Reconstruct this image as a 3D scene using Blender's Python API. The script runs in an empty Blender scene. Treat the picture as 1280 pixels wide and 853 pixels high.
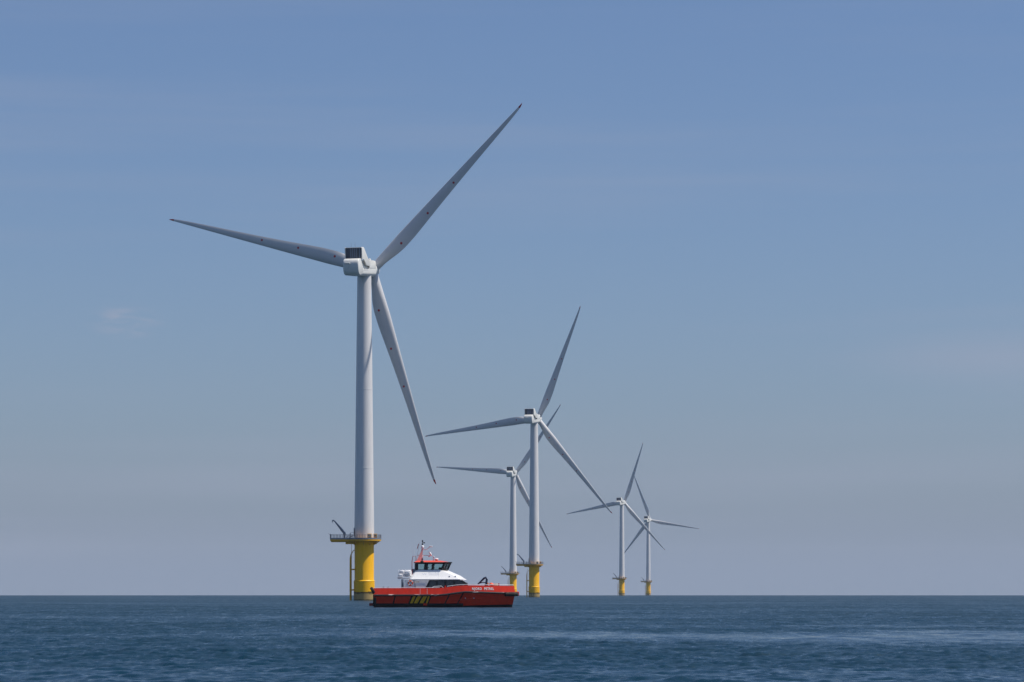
import bpy, bmesh, math, random
import numpy as np
from mathutils import Vector, Matrix

random.seed(7)
PI = math.pi
R = math.radians
sc = bpy.context.scene
col = sc.collection

# ------------------------------------------------------------------ camera, sky, sun
EARTH = 7.4e6                      # effective earth radius (with refraction)
CAM_H = 2.5
cam_d = bpy.data.cameras.new('camera')
cam_d.lens = 100
cam_d.sensor_width = 36
cam_d.clip_start = 1
cam_d.clip_end = 60000
cam_d.shift_y = (741.4 - 426.5) / 1280
cam = bpy.data.objects.new('camera', cam_d)
cam.location = (0, 0, CAM_H)
cam.rotation_euler = (R(90), 0, 0)
col.objects.link(cam)
sc.camera = cam

VEIL_TAU = 0.036
SUN_EL, SUN_AZ = 59.8, 95.0        # azimuth clockwise from the viewing direction
world = bpy.data.worlds.new('World')
sc.world = world
world.use_nodes = True
wn = world.node_tree
wn.nodes.clear()
def WN(t, **kw):
    n = wn.nodes.new(t)
    for k, v in kw.items(): setattr(n, k, v)
    return n
sky = WN('ShaderNodeTexSky', sky_type='NISHITA')
sky.sun_disc = False
sky.sun_elevation = R(SUN_EL)
sky.sun_rotation = R(SUN_AZ)
sky.altitude = 0
sky.air_density = 1.0
sky.dust_density = 1.0
sky.ozone_density = 10.0
bg = WN('ShaderNodeBackground')
bg.inputs['Strength'].default_value = 0.097
wout = WN('ShaderNodeOutputWorld')
WL = wn.links.new
# thin high cirrus: stretched noise on the sky direction
tc = WN('ShaderNodeTexCoord')
def wmap(scale, loc=(0, 0, 0), rot=(0, 0, 0)):
    m = WN('ShaderNodeMapping')
    m.inputs['Scale'].default_value = scale
    m.inputs['Location'].default_value = loc
    m.inputs['Rotation'].default_value = rot
    WL(tc.outputs['Generated'], m.inputs['Vector'])
    return m.outputs[0]
def wnoise(vec, scale, detail, lo, hi, to_max, dist=0.0):
    n = WN('ShaderNodeTexNoise')
    n.inputs['Scale'].default_value = scale
    n.inputs['Detail'].default_value = detail
    n.inputs['Distortion'].default_value = dist
    WL(vec, n.inputs['Vector'])
    r = WN('ShaderNodeMapRange')
    r.interpolation_type = 'SMOOTHSTEP'
    r.inputs['From Min'].default_value = lo
    r.inputs['From Max'].default_value = hi
    r.inputs['To Max'].default_value = to_max
    WL(n.outputs['Fac'], r.inputs['Value'])
    return r.outputs[0]
def wmath(op, a, b=None):
    n = WN('ShaderNodeMath', operation=op)
    for i, v in enumerate((a, b)):
        if v is None: continue
        if isinstance(v, (int, float)): n.inputs[i].default_value = v
        else: WL(v, n.inputs[i])
    return n.outputs[0]
veil = wnoise(wmap((1.5, 1.5, 26), rot=(0, R(1.2), 0)), 1.6, 6, 0.42, 0.74, 0.30)
# one faint wisp left of the first rotor
dirw = Vector(((157 - 640) / 3555.6, 1, (741.4 - 402) / 3555.6)).normalized()
dirp = Vector(((1262 - 640) / 3555.6, 1, (741.4 - 447) / 3555.6)).normalized()
def blob(d, sx, sz):
    v = WN('ShaderNodeVectorMath', operation='SUBTRACT')
    WL(tc.outputs['Generated'], v.inputs[0]); v.inputs[1].default_value = d
    s = WN('ShaderNodeVectorMath', operation='MULTIPLY')
    WL(v.outputs[0], s.inputs[0]); s.inputs[1].default_value = (1 / sx, 1 / sx, 1 / sz)
    l = WN('ShaderNodeVectorMath', operation='LENGTH')
    WL(s.outputs[0], l.inputs[0])
    r = WN('ShaderNodeMapRange'); r.interpolation_type = 'SMOOTHSTEP'
    r.inputs['From Min'].default_value = 1; r.inputs['From Max'].default_value = 0
    WL(l.outputs['Value'], r.inputs['Value'])
    return r.outputs[0]
fib = wnoise(wmap((16, 16, 60), rot=(0, R(20), 0)), 5, 5, 0.35, 0.7, 1.0, 0.6)
wisp = wmath('MULTIPLY', wmath('MULTIPLY', blob(dirw, 0.016, 0.0075), fib), 0.9)
patch = wmath('MULTIPLY', blob(dirp, 0.075, 0.014), 0.42)
cl = wmath('ADD', wmath('ADD', veil, wisp), patch)
mixc = WN('ShaderNodeMixRGB'); mixc.blend_type = 'MIX'
WL(cl, mixc.inputs['Fac'])
# a thin even veil of high cloud, denser along the slanting path towards the horizon: 1 - exp(-tau / sin(elevation))
sep = WN('ShaderNodeSeparateXYZ'); WL(tc.outputs['Generated'], sep.inputs[0])
path = wmath('DIVIDE', -VEIL_TAU, wmath('MAXIMUM', sep.outputs['Z'], 0.004))
vf = wmath('SUBTRACT', 1.0, wmath('EXPONENT', path))
mixv = WN('ShaderNodeMixRGB')
tint = WN('ShaderNodeMixRGB'); tint.blend_type = 'MULTIPLY'; tint.inputs['Fac'].default_value = 1
tint.inputs['Color2'].default_value = (1.0, .96, .985, 1)          # white balance of the sky light
WL(sky.outputs[0], tint.inputs['Color1'])
WL(vf, mixv.inputs['Fac']); WL(tint.outputs[0], mixv.inputs['Color1'])
mixv.inputs['Color2'].default_value = (2.28, 2.91, 4.08, 1)
WL(mixv.outputs[0], mixc.inputs['Color1'])
mixc.inputs['Color2'].default_value = (3.3, 3.75, 4.95, 1)
WL(mixc.outputs[0], bg.inputs['Color'])
WL(bg.outputs[0], wout.inputs['Surface'])

sun_d = bpy.data.lights.new('sun', 'SUN')
sun_d.energy = 4.8
sun_d.angle = R(0.53)
sun_d.color = (1.0, 0.94, 0.86)
sun = bpy.data.objects.new('sun', sun_d)
az = R(SUN_AZ)
sdir = Vector((math.cos(R(SUN_EL)) * math.sin(az), math.cos(R(SUN_EL)) * math.cos(az), math.sin(R(SUN_EL))))
sun.rotation_euler = sdir.to_track_quat('Z', 'Y').to_euler()
sun.location = (300, -50, 400)
col.objects.link(sun)

sc.view_settings.view_transform = 'Standard'
sc.view_settings.look = 'None'
sc.view_settings.gamma = 1
sc.view_settings.use_curve_mapping = False
sc.view_settings.exposure = 0.0
sc.cycles.max_bounces = 8
sc.cycles.volume_bounces = 1

# ------------------------------------------------------------------ materials
def newmat(name):
    m = bpy.data.materials.new(name); m.use_nodes = True
    nt = m.node_tree
    return m, nt, nt.nodes['Principled BSDF']
def mat(name, c, rough=0.5, metal=0.0, spec=0.5, var=0.0, vscale=1.0, stretch=(1, 1, 1), dirt=None):
    """base colour with a little procedural unevenness and optional streaked grime"""
    m, nt, b = newmat(name)
    b.inputs['Roughness'].default_value = rough
    b.inputs['Metallic'].default_value = metal
    b.inputs['Specular IOR Level'].default_value = spec
    N, L = nt.nodes.new, nt.links.new
    co = N('ShaderNodeTexCoord'); mp = N('ShaderNodeMapping')
    mp.inputs['Scale'].default_value = stretch
    L(co.outputs['Object'], mp.inputs['Vector'])
    no = N('ShaderNodeTexNoise'); no.inputs['Scale'].default_value = vscale; no.inputs['Detail'].default_value = 5
    L(mp.outputs[0], no.inputs['Vector'])
    mr = N('ShaderNodeMapRange')
    mr.inputs['From Min'].default_value = .3; mr.inputs['From Max'].default_value = .7
    mr.inputs['To Min'].default_value = 1 - var; mr.inputs['To Max'].default_value = 1 + var
    L(no.outputs['Fac'], mr.inputs['Value'])
    mx = N('ShaderNodeMixRGB'); mx.blend_type = 'MULTIPLY'; mx.inputs['Fac'].default_value = 1
    mx.inputs['Color1'].default_value = (*c, 1)
    L(mr.outputs[0], mx.inputs['Color2'])
    last = mx.outputs[0]
    if dirt:
        dc, amt = dirt
        n2 = N('ShaderNodeTexNoise'); n2.inputs['Scale'].default_value = vscale * 2.3; n2.inputs['Detail'].default_value = 6
        L(mp.outputs[0], n2.inputs['Vector'])
        r2 = N('ShaderNodeMapRange'); r2.inputs['From Min'].default_value = .5; r2.inputs['From Max'].default_value = .78
        r2.inputs['To Max'].default_value = amt
        L(n2.outputs['Fac'], r2.inputs['Value'])
        m2 = N('ShaderNodeMixRGB'); L(r2.outputs[0], m2.inputs['Fac']); L(last, m2.inputs['Color1'])
        m2.inputs['Color2'].default_value = (*dc, 1); last = m2.outputs[0]
    L(last, b.inputs['Base Color'])
    m['last'] = 0
    return m

M_blade_grey = (0.61, 0.605, 0.60)
m_tower = mat('tower_paint', (0.70, 0.69, 0.675), 0.38, var=0.03, vscale=.5, stretch=(1, 1, .12), dirt=((.33, .31, .28), .18))
m_nacelle = mat('nacelle_gelcoat', (0.70, 0.70, 0.66), 0.4, var=0.03, vscale=.4, dirt=((.35, .34, .3), .2))
m_slat = mat('cooler_dark', (0.012, 0.016, 0.028), 0.5)
m_fin = mat('cooler_fin', (0.22, 0.27, 0.36), 0.35, metal=.3)
m_steel = mat('galvanised_steel', (0.19, 0.215, 0.26), 0.5, metal=.2, var=.1)
m_lamp = mat('beacon_white', (.7, .7, .68), 0.3)

def blade_mat():
    m, nt, b = newmat('blade_gelcoat')
    N, L = nt.nodes.new, nt.links.new
    b.inputs['Roughness'].default_value = 0.32
    co = N('ShaderNodeTexCoord')
    fac = None
    for (x, z, r) in ((-1.55, 14.0, .42), (-1.35, 27.8, .40), (-.9, 41.5, .38)):
        v = N('ShaderNodeVectorMath'); v.operation = 'MULTIPLY'
        L(co.outputs['Object'], v.inputs[0]); v.inputs[1].default_value = (1, 0, 1)
        d = N('ShaderNodeVectorMath'); d.operation = 'DISTANCE'
        L(v.outputs[0], d.inputs[0]); d.inputs[1].default_value = (x, 0, z)
        l = N('ShaderNodeMath'); l.operation = 'LESS_THAN'; l.inputs[1].default_value = r
        L(d.outputs['Value'], l.inputs[0])
        if fac is None: fac = l.outputs[0]
        else:
            a = N('ShaderNodeMath'); a.operation = 'MAXIMUM'; L(fac, a.inputs[0]); L(l.outputs[0], a.inputs[1]); fac = a.outputs[0]
    s = N('ShaderNodeSeparateXYZ'); L(co.outputs['Object'], s.inputs[0])
    g = N('ShaderNodeMath'); g.operation = 'GREATER_THAN'; g.inputs[1].default_value = 75.3; L(s.outputs['Z'], g.inputs[0])
    a = N('ShaderNodeMath'); a.operation = 'MAXIMUM'; L(fac, a.inputs[0]); L(g.outputs[0], a.inputs[1]); fac = a.outputs[0]
    no = N('ShaderNodeTexNoise'); no.inputs['Scale'].default_value = .35; no.inputs['Detail'].default_value = 5
    L(co.outputs['Object'], no.inputs['Vector'])
    rp = N('ShaderNodeMapRange'); rp.inputs['To Min'].default_value = .93; rp.inputs['To Max'].default_value = 1.05
    L(no.outputs['Fac'], rp.inputs['Value'])
    mu = N('ShaderNodeMixRGB'); mu.blend_type = 'MULTIPLY'; mu.inputs['Fac'].default_value = 1
    mu.inputs['Color1'].default_value = (*M_blade_grey, 1); L(rp.outputs[0], mu.inputs['Color2'])
    mx = N('ShaderNodeMixRGB'); L(fac, mx.inputs['Fac']); L(mu.outputs[0], mx.inputs['Color1'])
    mx.inputs['Color2'].default_value = (.42, .012, .02, 1)
    L(mx.outputs[0], b.inputs['Base Color'])
    return m
m_blade = blade_mat()

def yellow_mat():
    """yellow coating with weathering; marine growth and bare steel in the splash zone"""
    m, nt, b = newmat('yellow_coating')
    N, L = nt.nodes.new, nt.links.new
    b.inputs['Roughness'].default_value = 0.5
    b.inputs['Specular IOR Level'].default_value = 0.3
    co = N('ShaderNodeTexCoord'); s = N('ShaderNodeSeparateXYZ'); L(co.outputs['Object'], s.inputs[0])
    mp = N('ShaderNodeMapping'); mp.inputs['Scale'].default_value = (1, 1, .18); L(co.outputs['Object'], mp.inputs[0])
    n1 = N('ShaderNodeTexNoise'); n1.inputs['Scale'].default_value = 1.3; n1.inputs['Detail'].default_value = 6; L(mp.outputs[0], n1.inputs['Vector'])
    r1 = N('ShaderNodeMapRange'); r1.inputs['From Min'].default_value = .52; r1.inputs['From Max'].default_value = .8; r1.inputs['To Max'].default_value = .35
    L(n1.outputs['Fac'], r1.inputs['Value'])
    mx = N('ShaderNodeMixRGB'); L(r1.outputs[0], mx.inputs['Fac'])
    mx.inputs['Color1'].default_value = (.92, .475, .005, 1); mx.inputs['Color2'].default_value = (.50, .25, .012, 1)
    n2 = N('ShaderNodeTexNoise'); n2.inputs['Scale'].default_value = 1.1; n2.inputs['Detail'].default_value = 7; L(co.outputs['Object'], n2.inputs['Vector'])
    # ragged heights
    def band(z0, soft, amp):
        a = N('ShaderNodeMath'); a.operation = 'MULTIPLY_ADD'; L(n2.outputs['Fac'], a.inputs[0]); a.inputs[1].default_value = amp; L(s.outputs['Z'], a.inputs[2])
        r = N('ShaderNodeMapRange'); r.inputs['From Min'].default_value = z0 + amp * .5 + soft; r.inputs['From Max'].default_value = z0 + amp * .5 - soft
        L(a.outputs[0], r.inputs['Value']); return r.outputs[0]
    mg = N('ShaderNodeMixRGB'); L(band(2.95, .12, .9), mg.inputs['Fac']); L(mx.outputs[0], mg.inputs['Color1']); mg.inputs['Color2'].default_value = (.055, .045, .012, 1)
    mb = N('ShaderNodeMixRGB'); L(band(2.3, .25, 1.2), mb.inputs['Fac']); L(mg.outputs[0], mb.inputs['Color1']); mb.inputs['Color2'].default_value = (.38, .27, .11, 1)
    mw = N('ShaderNodeMixRGB'); L(band(.35, .2, .6), mw.inputs['Fac']); L(mb.outputs[0], mw.inputs['Color1']); mw.inputs['Color2'].default_value = (.05, .05, .025, 1)
    L(mw.outputs[0], b.inputs['Base Color'])
    return m
m_yellow = yellow_mat()
m_yellow_plain = mat('yellow_steel', (.74, .38, .01), .45, var=.12, vscale=2, dirt=((.2, .12, .03), .5))

# ------------------------------------------------------------------ mesh helpers
class MB:
    def __init__(s): s.bm = bmesh.new()
    def box(s, x0, x1, y0, y1, z0, z1, bev=0.0):
        vs = [s.bm.verts.new((x, y, z)) for z in (z0, z1) for y in (y0, y1) for x in (x0, x1)]
        fs = [s.bm.faces.new([vs[i] for i in f]) for f in ((0, 2, 3, 1), (4, 5, 7, 6), (0, 1, 5, 4), (2, 6, 7, 3), (0, 4, 6, 2), (1, 3, 7, 5))]
        if bev:
            es = list({e for f in fs for e in f.edges})
            bmesh.ops.bevel(s.bm, geom=es, offset=bev, segments=3, profile=.5, affect='EDGES')
        return s
    def tube(s, pts, r, n=8, cap=True):
        pts = [Vector(p) for p in pts]
        rs = r if isinstance(r, (list, tuple)) else [r] * len(pts)
        rings = []
        for i, p in enumerate(pts):
            t = (pts[min(i + 1, len(pts) - 1)] - pts[max(i - 1, 0)]).normalized()
            up = Vector((0, 0, 1)) if abs(t.z) < .95 else Vector((0, 1, 0))
            a = t.cross(up).normalized(); b = a.cross(t)
            rings.append([s.bm.verts.new(p + rs[i] * (math.cos(2 * PI * k / n) * a + math.sin(2 * PI * k / n) * b)) for k in range(n)])
        for i in range(len(rings) - 1):
            for k in range(n):
                s.bm.faces.new((rings[i][k], rings[i][(k + 1) % n], rings[i + 1][(k + 1) % n], rings[i + 1][k]))
        if cap:
            s.bm.faces.new(rings[0][::-1]); s.bm.faces.new(rings[-1])
        return s
    def lathe(s, prof, n=48, M=None, cap=True):
        M = M or Matrix.Identity(4)
        rings = [[s.bm.verts.new(M @ Vector((r * math.cos(2 * PI * k / n), r * math.sin(2 * PI * k / n), z))) for k in range(n)] for (r, z) in prof]
        for i in range(len(rings) - 1):
            for k in range(n):
                s.bm.faces.new((rings[i][k], rings[i][(k + 1) % n], rings[i + 1][(k + 1) % n], rings[i + 1][k]))
        if cap:
            s.bm.faces.new(rings[0][::-1]); s.bm.faces.new(rings[-1])
        return s
    def loft(s, secs, cap=True):
        rings = [[s.bm.verts.new(p) for p in sec] for sec in secs]
        n = len(rings[0])
        for i in range(len(rings) - 1):
            for k in range(n):
                s.bm.faces.new((rings[i][k], rings[i][(k + 1) % n], rings[i + 1][(k + 1) % n], rings[i + 1][k]))
        if cap:
            s.bm.faces.new(rings[0][::-1]); s.bm.faces.new(rings[-1])
        return s
    def prism(s, poly, f0, f1, bev=0.0):
        """poly: 2-D outline; f0/f1 map an outline point to the two 3-D end points"""
        a = [s.bm.verts.new(f0(p)) for p in poly]; b = [s.bm.verts.new(f1(p)) for p in poly]
        n = len(poly); fs = [s.bm.faces.new(a[::-1]), s.bm.faces.new(b)]
        for k in range(n): fs.append(s.bm.faces.new((a[k], a[(k + 1) % n], b[(k + 1) % n], b[k])))
        if bev:
            es = list({e for f in fs for e in f.edges})
            bmesh.ops.bevel(s.bm, geom=es, offset=bev, segments=2, profile=.5, affect='EDGES')
        return s
    def ball(s, c, r, sz=1.0, n=16):
        M = Matrix.Translation(c) @ Matrix.Diagonal((r, r, r * sz, 1))
        bmesh.ops.create_uvsphere(s.bm, u_segments=n, v_segments=n // 2, radius=1, matrix=M)
        return s
    def xform(s, M): s.bm.transform(M); return s
    def build(s, name, material, parent=None, smooth=35):
        me = bpy.data.meshes.new(name)
        bmesh.ops.recalc_face_normals(s.bm, faces=s.bm.faces)
        s.bm.to_mesh(me); s.bm.free()
        me.materials.append(material)
        if smooth:
            me.polygons.foreach_set('use_smooth', [True] * len(me.polygons))
            try: me.set_sharp_from_angle(angle=R(smooth))
            except Exception: pass
        o = bpy.data.objects.new(name, me); col.objects.link(o)
        if parent: o.parent = parent
        return o
def empty(name, loc=(0, 0, 0), rz=0, label=None, cat=None, group=None):
    o = bpy.data.objects.new(name, None); o.location = loc; o.rotation_euler = (0, 0, rz)
    o.empty_display_size = 1
    col.objects.link(o)
    if label: o['label'] = label
    if cat: o['category'] = cat
    if group: o['group'] = group
    return o

# ------------------------------------------------------------------ the sea
RIP = 2.8; ROUGH = 0.78
def build_sea():
    rng = np.random.default_rng(3)
    # azimuth columns: dense where the view looks, coarse elsewhere
    dense = np.linspace(-0.235, 0.235, 760)
    steps = [0.235]
    d = 0.47 / 759
    while steps[-1] < PI - 0.02:
        d = min(d * 1.25, 0.12); steps.append(steps[-1] + d)
    steps = np.array(steps[1:]); steps = 0.235 + (steps - 0.235) * (PI - 0.235) / (steps[-1] - 0.235) * 0.985
    th = np.concatenate([-steps[::-1], dense, steps])
    # rings
    r = [0.5, 4, 10, 18, 28, 38, 46, 52]
    x = 57.0
    while x < 1500: r.append(x); x += 0.07 * (x / 60) ** 1.25
    while x < 12000: r.append(x); x *= 1.009
    r = np.array(r + [12000.0])
    nr, nt = len(r), len(th)
    Rr, T = np.meshgrid(r, th, indexing='ij')
    X = Rr * np.sin(T); Y = Rr * np.cos(T)
    dr = np.gradient(r)[:, None] * np.ones((1, nt)); dt = Rr * np.gradient(th)[None, :]
    Z = np.zeros_like(X)
    wind = R(187)                       # direction the waves run (clockwise from +Y): from far right towards the camera
    # patchiness of the ripples
    N = 95
    lam = np.concatenate([np.exp(rng.uniform(np.log(1.2), np.log(5.0), N)), np.exp(rng.uniform(np.log(.3), np.log(1.6), N))])
    ang = wind + np.concatenate([rng.normal(0, 0.55, N), rng.normal(0, 0.65, N)])
    ph = rng.uniform(0, 2 * PI, 2 * N)
    slope = np.concatenate([np.sqrt(2 * 0.0080 / N) * np.minimum(1.25, (3 / lam[:N]) ** .6), np.sqrt(2 * 0.036 / N) * np.minimum(1.2, (1.2 / lam[N:]) ** .3)])
    # slow patches of rougher and calmer water
    G = np.zeros_like(X)
    for l in (9, 14, 25, 40, 70):
        for q in range(3):
            a = rng.uniform(0, PI); G += np.cos(2 * PI / l * (np.sin(a) * X * .7 + np.cos(a) * Y) + rng.uniform(0, 6.28))
    G = np.clip(1 + .08 * G, .7, 1.4)
    # slicks: long smooth lanes lying across the view
    def wob(k, a, seed):
        q = np.random.default_rng(seed); o = 0
        for n in range(7): o = o + a / (n + 1) * np.sin(X * k * (1.7 ** n) + q.uniform(0, 6.28) + Y * k * .3 * n)
        return o
    def lane(yc, hw, x0, x1, sx, seed):
        d = np.abs(Y - yc - .06 * X - wob(.07, hw * .45, seed)) / hw
        m = np.clip(1.35 - d, 0, 1)
        return m * m * (3 - 2 * m) * np.clip((X - x0) / sx, 0, 1) * np.clip((x1 - X) / sx, 0, 1)
    S = .95 * lane(172, 24, -22, 90, 16, 1) + .65 * lane(214, 9, 8, 120, 20, 2) + .55 * lane(292, 30, -150, 40, 30, 4) + .35 * lane(400, 30, -20, 200, 40, 5) + .35 * lane(700, 60, -200, 250, 60, 6) + .3 * lane(130, 5, -40, 5, 10, 7)
    S = np.clip(S, 0, 1)
    G = G * (1 - .78 * S)
    total = float((slope ** 2 / 2).sum()); res = np.zeros_like(X)
    for l, a, p, s in zip(lam, ang, ph, slope):
        kx, ky = np.sin(a), np.cos(a)
        k = 2 * PI / l
        # spacing of the mesh against the wavelength, along depth and across
        w = np.clip((l / (2.2 * np.maximum(dr * abs(ky) + 1e-6, 1e-6))) - 1, 0, 1) * np.clip((l / (2.2 * np.maximum(dt * abs(kx), 1e-6))) - 1, 0, 1)
        if w.max() <= 0: continue
        g = 1 - .3 * S if l > 1.6 else G
        Z += w * g * (s / k) * np.cos(k * (kx * X + ky * Y) + p)
        res += w * w * s * s / 2
    fine = np.sqrt(np.clip(total - res, 0, 1) + .006) * G          # slope left to the shader's ripples
    # sharpen crests a little
    Z += 0.35 * Z * np.abs(Z)
    Z = Z - (X * X + Y * Y) / (2 * EARTH)
    co = np.stack([X, Y, Z], -1).reshape(-1, 3)
    i = np.arange(nr - 1)[:, None]; j = np.arange(nt - 1)[None, :]
    a = (i * nt + j).ravel()
    f = np.stack([a, a + 1, a + nt + 1, a + nt], -1)
    # close the disc behind the camera
    ii = np.arange(nr - 1)
    f2 = np.stack([ii * nt + nt - 1, ii * nt, (ii + 1) * nt, (ii + 1) * nt + nt - 1], -1)
    f = np.concatenate([f, f2])
    inner = np.arange(nt)
    me = bpy.data.meshes.new('sea')
    me.vertices.add(len(co)); me.vertices.foreach_set('co', co.ravel())
    nl = f.size + nt
    me.loops.add(nl); me.loops.foreach_set('vertex_index', np.concatenate([f.ravel(), inner[::-1]]))
    me.polygons.add(len(f) + 1)
    me.polygons.foreach_set('loop_start', np.concatenate([np.arange(len(f)) * 4, [len(f) * 4]]))
    me.update(calc_edges=True)
    me.flip_normals() if me.polygons[nt * 20].normal.z < 0 else None
    me.polygons.foreach_set('use_smooth', [True] * len(me.polygons))
    at = me.attributes.new('ripple_slope', 'FLOAT', 'POINT'); at.data.foreach_set('value', fine.astype(np.float32).ravel())
    m, ntr, b = newmat('sea_water')
    Nn, L = ntr.nodes.new, ntr.links.new
    b.inputs['Base Color'].default_value = (0.004, 0.029, 0.051, 1)
    b.inputs['IOR'].default_value = 1.333
    b.inputs['Roughness'].default_value = 0.14
    geo = Nn('ShaderNodeNewGeometry')
    def mapped(scale):
        mp = Nn('ShaderNodeMapping'); mp.inputs['Scale'].default_value = scale
        L(geo.outputs['Position'], mp.inputs[0]); return mp.outputs[0]
    def noise(vec, scale, det):
        n = Nn('ShaderNodeTexNoise'); n.inputs['Scale'].default_value = scale; n.inputs['Detail'].default_value = det
        L(vec, n.inputs['Vector']); return n
    att = Nn('ShaderNodeAttribute'); att.attribute_name = 'ripple_slope'
    # ripples gather in small groups
    gr = noise(mapped((.6, .08, 1)), 1.0, 4)
    gm = Nn('ShaderNodeMapRange'); gm.inputs['From Min'].default_value = .3; gm.inputs['From Max'].default_value = .7
    gm.inputs['To Min'].default_value = .45 * RIP; gm.inputs['To Max'].default_value = 1.55 * RIP
    L(gr.outputs['Fac'], gm.inputs['Value'])
    lr = Nn('ShaderNodeMath'); lr.operation = 'MULTIPLY'; L(gm.outputs[0], lr.inputs[0]); L(att.outputs['Fac'], lr.inputs[1])
    # ripples too fine to model widen the reflection: alpha = sqrt(2) * slope
    g2 = noise(mapped((2.4, .45, 1)), 1.0, 3)
    g3 = noise(mapped((7.5, 1.8, 1)), 1.0, 2)
    g23 = Nn('ShaderNodeMath'); g23.operation = 'MULTIPLY_ADD'; L(g3.outputs['Fac'], g23.inputs[0]); g23.inputs[1].default_value = 1.1; L(g2.outputs['Fac'], g23.inputs[2])
    gs = Nn('ShaderNodeMath'); gs.operation = 'MULTIPLY_ADD'; L(g23.outputs[0], gs.inputs[0]); gs.inputs[1].default_value = 1.0; L(gr.outputs['Fac'], gs.inputs[2])
    gw = Nn('ShaderNodeMapRange'); gw.inputs['From Min'].default_value = 1.2; gw.inputs['From Max'].default_value = 1.9
    gw.inputs['To Min'].default_value = .12 * ROUGH; gw.inputs['To Max'].default_value = 2.0 * ROUGH
    L(gs.outputs[0], gw.inputs['Value'])
    al = Nn('ShaderNodeMath'); al.operation = 'MULTIPLY'; L(gw.outputs[0], al.inputs[0]); L(att.outputs['Fac'], al.inputs[1])
    ro = Nn('ShaderNodeMath'); ro.operation = 'SQRT'; L(al.outputs[0], ro.inputs[0]); L(ro.outputs[0], b.inputs['Roughness'])
    acc = None
    for (sc_, amp, st) in ((5.5, .8, (1, 1, 1)), (1.7, 1.0, (.5, 1.2, 1)), (.5, .45, (.45, 1, 1))):
        n = noise(mapped(st), sc_, 3)
        v = Nn('ShaderNodeVectorMath'); v.operation = 'SUBTRACT'; L(n.outputs['Color'], v.inputs[0]); v.inputs[1].default_value = (.5, .5, .5)
        w = Nn('ShaderNodeVectorMath'); w.operation = 'MULTIPLY'; L(v.outputs[0], w.inputs[0]); w.inputs[1].default_value = (amp, amp * 1.2, 0)
        if acc is None: acc = w.outputs[0]
        else:
            ad = Nn('ShaderNodeVectorMath'); ad.operation = 'ADD'; L(acc, ad.inputs[0]); L(w.outputs[0], ad.inputs[1]); acc = ad.outputs[0]
    sc_n = Nn('ShaderNodeVectorMath'); sc_n.operation = 'SCALE'; L(acc, sc_n.inputs[0]); L(lr.outputs[0], sc_n.inputs['Scale'])
    ad = Nn('ShaderNodeVectorMath'); ad.operation = 'ADD'; L(geo.outputs['Normal'], ad.inputs[0]); L(sc_n.outputs[0], ad.inputs[1])
    nz = Nn('ShaderNodeVectorMath'); nz.operation = 'NORMALIZE'; L(ad.outputs[0], nz.inputs[0])
    L(nz.outputs[0], b.inputs['Normal'])
    me.materials.append(m)
    o = bpy.data.objects.new('sea', me); col.objects.link(o); o['kind'] = 'structure'
    return o
sea = build_sea()

# ------------------------------------------------------------------ haze (after the sea it encloses)
def build_haze():
    m = bpy.data.materials.new('haze_air'); m.use_nodes = True
    nt = m.node_tree; nt.nodes.clear()
    v = nt.nodes.new('ShaderNodeVolumePrincipled')
    v.inputs['Color'].default_value = (.90, .94, 1, 1)
    v.inputs['Density'].default_value = 2.2e-5
    v.inputs['Anisotropy'].default_value = 0.0
    o = nt.nodes.new('ShaderNodeOutputMaterial'); nt.links.new(v.outputs[0], o.inputs['Volume'])
    h = MB().box(-12100, 12100, -12100, 12100, -11, 196).build('haze', m, smooth=0)
    h['kind'] = 'stuff'
build_haze()

# ------------------------------------------------------------------ wind turbines
HUB_Z, TILT, OVER, TIP_R = 113.0, R(6), 9.5, 77.0
CH = [(1.6, 3.1), (4, 3.2), (7, 3.8), (10, 4.6), (13, 5.05), (16, 5.15), (20, 4.95), (26, 4.4), (34, 3.7), (44, 2.95), (54, 2.3), (63, 1.75), (70, 1.25), (74, .9), (76, .6), (77, .2)]
def interp(tab, x):
    return float(np.interp(x, [t[0] for t in tab], [t[1] for t in tab]))
def blade_mesh():
    """span +Z, leading edge +X, upwind +Y"""
    n = 28
    secs = []
    zs = [1.6, 3, 4.5, 6, 7.5, 9, 10.5, 12, 13.5, 15, 17, 19, 21.5, 24, 27, 30, 34, 38, 43, 48, 53, 58, 63, 67, 70, 72.5, 74.5, 75.9, 76.6, 77]
    for z in zs:
        c = interp(CH, z)
        round_ = max(0.0, min(1.0, (12.5 - z) / 9)) ** 1.3
        thick = interp([(0, .6), (10, .5), (16, .34), (26, .27), (45, .21), (77, .16)], z)
        tw = R(interp([(0, 13), (12, 12), (20, 8.5), (35, 4), (55, 1), (77, -1)], z))
        le = interp([(1.6, 1.45), (16, 1.62), (77, .07)], z)
        if c > 0 and z > 70: le = min(le, c * .36)
        pts = []
        for k in range(n):
            a = 2 * PI * k / n
            # airfoil: x from LE (0) to TE (1)
            x = (1 - math.cos(a)) / 2
            s = 1 if a <= PI else -1
            yt = 5 * thick * c * (.2969 * math.sqrt(max(x, 0)) - .126 * x - .3516 * x ** 2 + .2843 * x ** 3 - .1036 * x ** 4)
            camber = -.035 * c * 4 * x * (1 - x)
            ax, ay = le - x * c, s * yt + camber
            cx, cy = le - c / 2 + c / 2 * math.cos(a), c / 2 * math.sin(a)
            px = ax * (1 - round_) + cx * round_; py = ay * (1 - round_) + cy * round_
            qx = px * math.cos(tw) - py * math.sin(tw); qy = px * math.sin(tw) + py * math.cos(tw)
            pts.append((qx, qy + 1.5 * (z / 77) ** 2, z))
        secs.append(pts)
    return MB().loft(secs)

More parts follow.
